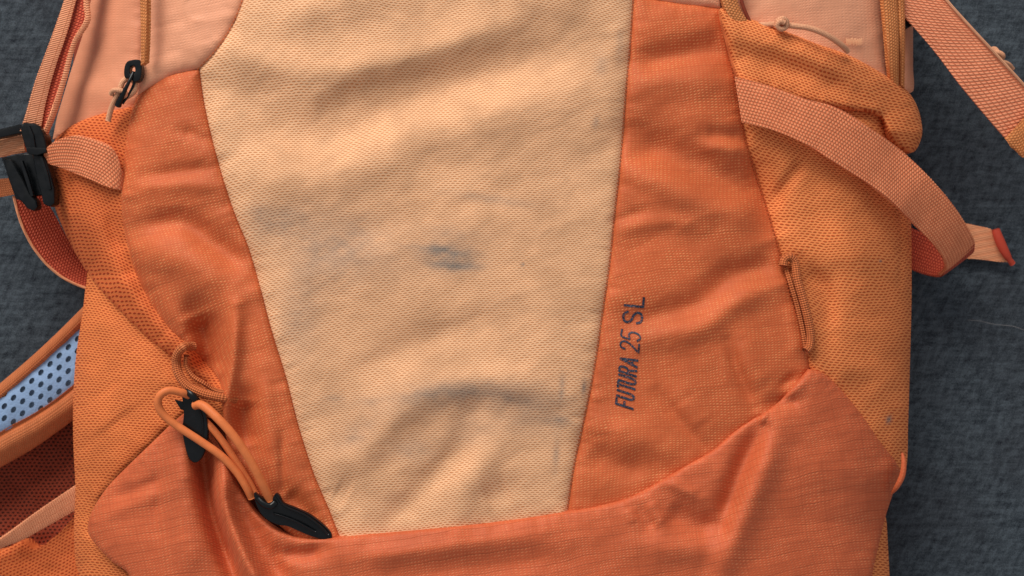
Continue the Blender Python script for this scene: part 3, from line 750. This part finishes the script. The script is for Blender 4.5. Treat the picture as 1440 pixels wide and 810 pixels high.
# upper right shoulder webbing
hs = ribbon('webbing_strap', [(1330-62,-78,-70),(1330,0,-72),(1363,37,-74),(1403,80,-80),(1452,134,-92),(1490,176,-104)], [(1250-70,-78,-78),(1250,0,-82),(1310,67,-90),(1353,123,-98),(1408,188,-112),(1440,222,-120)], M_WEB2, B, thick=6, across=14, label='broad salmon webbing strap crossing the upper right corner')
ribbon('folded_hem', [(1414,196,-106),(1428,180,-98),(1446,160,-90),(1478,124,-80)], [(1424,208,-110),(1440,222,-106),(1458,210,-96),(1490,176,-90)], M_BIND, hs, thick=6, across=8, crown=3, label='paler folded hem at the end of the strap')
tube('edge_piping', [(1270,-76,-68),(1331,0,-70),(1364,37,-72),(1404,80,-78),(1453,134,-90)], 2.2, M_CORDP, hs, 8, 6)
slab('strap_buckle', [(1244,8),(1262,12),(1285,34),(1276,40),(1254,28),(1243,22)], -100, 22, M_BLACK, B, 2, label='corner of a black buckle under the upper right strap')
# knotted loop beside it
kn = tube('knotted_cord', [(1372,66,-150),(1390,72,-140),(1398,69,-134),(1402,74,-130),(1398,80,-132),(1392,78,-138)], 4.2, M_CORDP, B, 10, 1.5, label='small knot of peach cord beside the upper right strap')
tube('cord_end', [(1394,76,-134),(1404,74,-126),(1410,78,-126),(1408,84,-132)], 4.0, M_CORDP, kn, 10, 1.5)
tube('cord_end', [(1398,82,-146),(1408,86,-144),(1418,90,-148),(1424,97,-156)], 3.4, M_CORDP, kn, 10, 1.5)

# left strap coming down from the top, folded lengthwise
ls = ribbon('webbing_strap', [(108,-60,-60),(90,0,-60),(70,58,-64),(50,112,-72),(36,160,-86),(28,184,-96)], [(126,-60,-62),(107,0,-64),(94,46,-66),(76,100,-74),(63,150,-86),(56,188,-96)], M_WEBX, B, thick=5, across=8, label='peach webbing strap folded lengthwise at upper left')
ribbon('inner_fold', [(122,-60,-72),(104,0,-74),(91,46,-76),(73,100,-82),(60,150,-92),(52,192,-104)], [(140,-60,-66),(123,0,-66),(121,28,-67),(102,62,-71),(88,110,-78),(74,160,-88),(60,198,-100)], M_WEBR, ls, thick=4, across=6, label='red inner fold of the upper left strap')
ribbon('outer_edge', [(138,-60,-60),(121,0,-60),(120,26,-61),(101,60,-66),(87,108,-73),(72,158,-83),(57,196,-96)], [(144,-60,-64),(127,0,-64),(127,30,-65),(108,62,-69),(94,112,-76),(80,160,-88),(63,200,-100)], M_WEBX, ls, thick=9, across=3, label='thin peach edge of the upper left strap')
# left compression strap
csl = ribbon('compression_strap', [(61,212,-84),(79,198,-60),(107,191,-40),(130,196,-30),(152,205,-24),(164,217,-28),(172,240,-36),(186,252,-64)], [(63,229,-90),(86,236,-76),(106,244,-62),(124,251,-50),(142,259,-42),(156,264,-38),(170,267,-42),(186,268,-66)], M_WEB, B, thick=4, across=12, crown=0.5, label='salmon webbing strap between the left buckle and the bag')
# slack strap falling from the buckle
ribbon('slack_strap', [(20,276,-150),(30,312,-152),(46,344,-158),(68,372,-164),(94,392,-168),(132,408,-172)], [(56,268,-176),(76,300,-190),(92,330,-196),(108,356,-198),(130,380,-198),(158,392,-198)], M_WEBR, csl, thick=4, across=8, label='red inner face of slack strap hanging from the left buckle')
tube('strap_edge', [(19,276,-149),(29,312,-151),(45,345,-157),(67,373,-163),(93,393,-167),(130,409,-171)], 2.0, M_WEBL, csl, 8, 4)
ribbon('buckle_strap', [(-60,200,-124),(0,196,-122),(16,192,-120),(34,190,-118)], [(-60,226,-128),(0,221,-126),(18,217,-124),(36,214,-122)], M_WEBL, B, thick=8, across=8, crown=3, label='peach webbing threaded through the left buckle')
ribbon('lower_strap', [(-60,262,-170),(0,252,-168),(30,249,-165)], [(-60,286,-174),(0,277,-172),(34,271,-168)], M_REDTAB if False else M_PAD, B, thick=5, across=6, label='orange strap below the left buckle')

# ---- left buckle
bk = link('buckle', None, B, W(np.float64(40), np.float64(235), np.float64(-110)))
bk['label'] = 'black side release buckle at the left edge'
slab('cross_bar', [(-30,186),(0,181),(28,174),(34,186),(6,192),(-30,200)], -100, 16, M_BLACK, bk, 3)
slab('frame', [(27,176),(34,172),(48,173),(56,178),(61,188),(66,208),(64,215),(52,217),(40,216),(34,205),(30,190)], -80, 30, M_BLACK, bk, 4)
slab('centre_plate', [(2,222),(26,217),(50,214),(58,222),(60,240),(56,262),(60,274),(48,276),(44,262),(30,262),(34,284),(22,280),(14,258),(8,240)], -106, 10, M_BLACK, bk, 2)
slab('prong', [(44,214),(56,213),(64,222),(72,246),(77,266),(77,286),(70,291),(60,287),(58,276),(54,262),(49,240)], -84, 22, M_BLACK, bk, 4)
slab('prong', [(4,222),(14,224),(22,234),(34,256),(42,272),(51,282),(53,292),(46,297),(38,293),(30,284),(20,272),(12,252)], -92, 20, M_BLACK, bk, 4)
slab('guide_rib', [(27,226),(31,225),(40,250),(47,275),(43,277),(35,252)], -91, 8, M_BLACK, bk, 1)
slab('frame_rib', [(37,177),(41,176),(47,190),(50,209),(46,211),(42,194)], -77, 5, M_BLACK, bk, 1)
slab('frame_lip', [(36,207),(65,208),(65,214),(52,218),(38,216)], -76, 6, M_BLACK, bk, 1.2)
slab('prong_rib', [(55,219),(59,219),(68,246),(72,266),(68,267),(63,248)], -81, 5, M_BLACK, bk, 1)

# ---- padded shoulder strap at lower left
sh = link('shoulder_strap', None, B, W(np.float64(50), np.float64(560), np.float64(-170)))
sh['label'] = 'padded shoulder strap with pale blue spacer mesh at lower left'
def zsh(X, Y): # cushion shaped section across the strap
    a = (np.stack([X, Y], -1) - np.array([0., 585.])) @ np.array([0.56, 0.83])
    return -168 - 0.0035 * a ** 2 * 1.0
hl = []
ax = np.array([0.735, -0.678]); ay = np.array([0.50, 0.866])
rs = random.Random(4)
for i in range(-4, 16):
    for j in range(-4, 6):
        c = np.array([6.0, 588.0]) + ax * (i * 17.5 + (j % 2) * 8.7) + ay * j * 12.6
        hl.append([c + (ax * math.cos(a) * 5.0 + ay * math.sin(a) * 3.6) * 1.0 for k_, a in enumerate(np.linspace(0, 2 * math.pi, 9)[:-1] + rs.uniform(-.2, .2))])
blue_out = np.array([(-60,604),(0,553),(40,519),(80,482),(122,440),(126,530),(104,548),(60,584),(0,612),(-60,655)], float)
bo = resample(np.vstack([blue_out, blue_out[:1]]), 200)[:-1]
hl2 = [h for h in hl if inside(np.array(h)[:, 0], np.array(h)[:, 1], bo).all() and seg_dist(np.array(h)[:, 0], np.array(h)[:, 1], bo, True)[0].min() > 1.5]
panel('spacer_mesh', bo, M_BLUE, sh, zf=zsh, holes=hl2, skirt=6, seam=(3, 4, 3, 10), grid=3, lift=0)
panel('spacer_backing', bo, M_BLUE2, sh, zf=zsh, skirt=20, seam=(3, 4, 3, 10), grid=6, lift=-6)
ribbon('edge_binding', [(-60,588,-178),(0,539,-176),(40,505,-174),(80,468,-172),(126,422,-172)], [(-60,604,-168),(0,556,-167),(40,522,-166),(80,485,-165),(126,440,-165)], M_PAD, sh, thick=24, across=6, crown=4)
ribbon('edge_seam', [(-60,652,-170),(0,608,-170),(50,580,-169),(80,560,-168),(126,522,-168)], [(-60,664,-172),(0,619,-172),(50,590,-171),(80,570,-170),(126,534,-170)], M_REDTAB if False else M_PAD, sh, thick=14, across=5, crown=-3)
ribbon('padding_edge', [(-60,663,-171),(0,618,-170),(50,590,-168),(80,570,-168),(126,534,-168)], [(-60,690,-206),(0,657,-204),(40,634,-204),(80,606,-204),(126,572,-204)], M_PAD, sh, thick=26, across=12, crown=12)
# hollow of the back mesh and the strap in it
panel('back_mesh', [(-60,640),(0,630),(60,600),(130,560),(130,730),(60,770),(-60,800)], M_SHADEMESH, B, zf=lambda X, Y: -236 + 8 * fbm(X / 40, Y / 30, 60, 2), seam=(0, 1, 0, 1), skirt=10, grid=4, label='dark red back mesh in shade at lower left')
ribbon('back_strap', [(-60,800,-176),(0,759,-172),(50,722,-170),(108,682,-172),(140,660,-176)], [(-60,808,-182),(0,772,-180),(34,758,-180),(109,716,-180),(140,700,-182)], M_WEBX, B, thick=5, across=8, label='pale flat strap crossing the lower left corner')
panel('hip_belt_mesh', spline([(-60,790),(0,775),(30,762),(50,772),(80,752),(114,722),(125,760),(130,880),(-60,880)], 4, True), M_OPENMESH, B, zf=lambda X, Y: -196 + 10 * fbm(X / 60, Y / 26, 61, 2) - 0.12 * (Y - 760), seam=(3, 4, 6, 16), skirt=30, grid=3, rot=-.45, label='orange mesh folds at the lower left corner')

# ---- cord loops at the pocket seams
tube('cord_loop', on([(1101,374),(1103,365),(1110,361),(1117,367),(1121,392),(1130,424),(1137,452),(1140,474),(1138,488),(1133,494)], 5), 6.0, M_CORD, B, 14, 2.5, label='braided orange cord loop on the right pocket seam')
tube('cord_loop', on([(1104,374),(1112,400),(1121,430),(1129,466),(1133,490)], -2.5), 3.6, M_CORD, B, 12, 2.5, label='under strand of the cord loop on the right pocket seam')
def zl(x, y): return zr(x, y)
tube('cord_loop', on([(272,487),(266,487)], 2) + on([(258,488),(250,497),(248,510),(251,525),(262,541),(282,552)], 13) + on([(300,557)], 10) + on([(316,560),(330,562)], -9), 6.6, M_CORD, B, 14, 2.5, label='braided orange cord loop emerging under the left panel')
tube('cord_loop', on([(262,500),(262,514),(270,528),(285,538)], 8) + on([(302,548),(322,552)], -6), 3.6, M_CORD, B, 12, 2.5, label='inner strand of the left cord loop')

# elastic cord with its two pulls
ec = tube('elastic_cord', [(266,556,6),(255,552,14),(238,549,20),(226,555,22),(222,567,20),(229,582,16),(248,598,12),(280,619,10),(311,641,8),(333,664,4),(347,686,0),(354,700,-6)], 5.6, M_ELAST, B, 16, 2.5, label='smooth orange elastic cord looped between two black pulls')
tube('cord_strand', [(274,570,8),(282,569,14),(292,575,20),(308,590,26),(326,610,26),(346,638,22),(362,666,16),(373,688,8),(380,703,0)], 6.2, M_ELAST, ec, 16, 2.5)
tube('cord_strand', [(286,590,-6),(298,602,-2),(314,622,0),(330,646,-2),(348,674,-6),(360,696,-8)], 5.0, M_ELAST, ec, 14, 2.5)
# pull one, by the pocket
p1 = slab('cord_pull', spline([(256,552),(265,549),(278,560),(288,580),(292,606),(289,630),(282,646),(273,651),(265,644),(259,624),(256,602),(258,585),(257,568)], 3, True), 4, 9, M_BLACK, B, 2.4, label='black leaf shaped cord pull at the left end of the elastic')
tube('moulded_edge', [(266,556,5),(278,572,5),(285,592,4),(284,620,3),(274,642,2)], 1.8, M_BLACK, p1, 8, 3)
slab('side_tab', [(245,562),(257,565),(262,578),(254,576)], -1, 5, M_BLACK, p1, 1)
tube('cord_band', [(258,553,2),(264,552,12),(272,559,15),(278,568,8)], 4.6, M_BLACK, p1, 10, 2, flat=.45)
# pull two, at the corner of the front panel
p2 = slab('cord_pull', spline([(357,693),(364,697),(380,706),(387,694),(392,696),(398,707),(412,713),(434,723),(452,736),(465,749),(466,757),(458,759),(440,755),(420,747),(404,740),(390,738),(372,728),(361,712)], 3, True), 1, 9, M_BLACK, B, 2.6, label='black leaf shaped cord pull at the lower corner of the tan panel', tilt=(-0.05, -.1))
tube('moulded_edge', [(388,696,4),(400,711,5),(428,724,3),(450,740,1),(462,752,-1)], 1.8, M_BLACK, p2, 8, 3)
tube('moulded_edge', [(384,722,4),(398,726,4),(420,735,3),(444,748,0)], 1.3, M_BLACK, p2, 8, 3)
tube('cord_socket', [(362,700,4),(370,708,7),(380,712,7),(388,706,4)], 4.5, M_BLACK, p2, 10, 2, flat=.7)

# ---- zips
zp = slab('zip_slider', spline([(176,90),(181,85),(196,84),(199,90),(198,108),(194,114),(187,115),(183,110),(176,110),(174,102)], 3, True), -16, 14, M_BLACK, B, 2, label='small black zip slider at upper left',
          holes=[[(183,93),(189,92),(190,99),(188,104),(183,104),(182,98)]])
tube('pull_wire', [(188,101,-18),(183,112,-14),(176,126,-14),(168,143,-18),(166,148,-22)], 3.0, M_BLACK, zp, 10, 2, taper=lambda t: .75 + .9 * t ** 2)
tube('pull_wire', [(190,101,-22),(190,112,-22),(184,128,-24),(172,146,-24)], 2.0, M_BLACK, zp, 10, 2)
zc = tube('pull_cord', [(152,170,-34),(156,154,-30),(162,140,-24),(168,128,-20),(172,116,-20),(178,110,-22)], 4.0, M_CORDP, zp, 12, 2)
tube('pull_cord', [(156,132,-22),(160,127,-16),(168,127,-14),(176,130,-18),(174,136,-24),(160,136,-26)], 3.6, M_CORDP, zp, 12, 2)
tube('pull_cord', [(186,112,-26),(191,120,-26),(188,130,-26),(176,138,-28)], 3.6, M_CORDP, zp, 12, 2)
ribbon('zip_binding', [(196,-60,-4),(197,0,-4),(198,50,-6),(198,92,-10)], [(205,-60,3),(206,0,3),(205,50,1),(203,88,-4)], M_BIND, B, thick=8, across=4, label='orange binding tape beside the upper left zip')
zt = ribbon('zip_tape', [(1236,-60,-60),(1242,0,-62),(1247,50,-66),(1250,90,-76),(1253,118,-90)], [(1258,-60,-66),(1262,0,-70),(1264,50,-74),(1264,90,-82),(1264,120,-96)], M_BIND, B, thick=8, across=6, crown=3, label='orange zip tape at the upper right side')
ribbon('zip_tape', [(1264,-60,-66),(1264,0,-70),(1266,50,-74),(1266,120,-100)], [(1272,-60,-72),(1272,0,-76),(1273,50,-80),(1272,124,-104)], M_BIND, B, thick=8, across=4, crown=2, label='narrow orange tape along the upper right piping')
ribbon('zip_tape', [(1014,-60,4),(1015,-4,4),(1022,16,4),(1030,30,2)], [(1036,-60,2),(1036,-4,2),(1042,14,0),(1052,30,-4)], M_BIND, B, thick=8, across=6, crown=3, label='orange tape at the top of the right panel seam')
tube('zip_coil', [(1040,-60,-2),(1042,-4,-2),(1047,14,-4),(1056,34,-8)], 2.6, M_LINING, B, 8, 3, label='dark coil zip at the top of the right pocket')

# ---- drawcord with a knot behind the right cuff
dc = tube('drawcord', [(1060,36,-12),(1078,35,-8),(1092,34,-4),(1112,36,0),(1136,39,2),(1156,46,0),(1172,55,-6),(1184,64,-14),(1192,72,-26)], 4.2, M_CORDP, B, 12, 2.5, label='thin peach drawcord with a small knot behind the right cuff')
tube('knot', [(1092,36,0),(1094,29,6),(1101,26,8),(1106,30,6),(1105,38,4),(1098,41,6),(1093,36,8),(1097,30,11),(1103,32,10)], 3.8, M_CORDP, dc, 10, 1.5)
rr = random.Random(3)
V = []; F = []; UV = []
for i in range(16): # bar tack
    x, y = 1190 + i * 1.45, 59 + rr.uniform(-1.5, 1.5); z = zr(x, y) + 1.0; b = len(V)
    for q in ((-.45, -4.5, 0), (.3, -4.5, 0), (.9, 4.0, 0), (.2, 4.0, 0), (-.0, -2.5, .6), (.4, 2.5, .6)):
        V.append(W(np.float64(x + q[0]), np.float64(y + q[1]), np.float64(z + q[2]))); UV.append((x / 100, y / 100))
    F += [(b, b + 1, b + 4), (b + 1, b + 2, b + 5, b + 4), (b + 2, b + 3, b + 5), (b + 3, b, b + 4, b + 5)]
mesh_object('bar_tack', V, F, M_THREADP, peachR, UV, kind='stuff')

# ---- a stray hair on the sheet
M_LINT = mat_plain('grey_lint', (0.22, 0.21, 0.21), 0.8)
th = tube('lint_thread', [(1361,450,ZS+9),(1376,451,ZS+10),(1398,456,ZS+10),(1425,459,ZS+9),(1450,468,ZS+9)], 0.34, M_LINT, None, 6, 3)
th['label'] = 'fine grey stray thread lying on the dark sheet right of the bag'; th['category'] = 'thread'
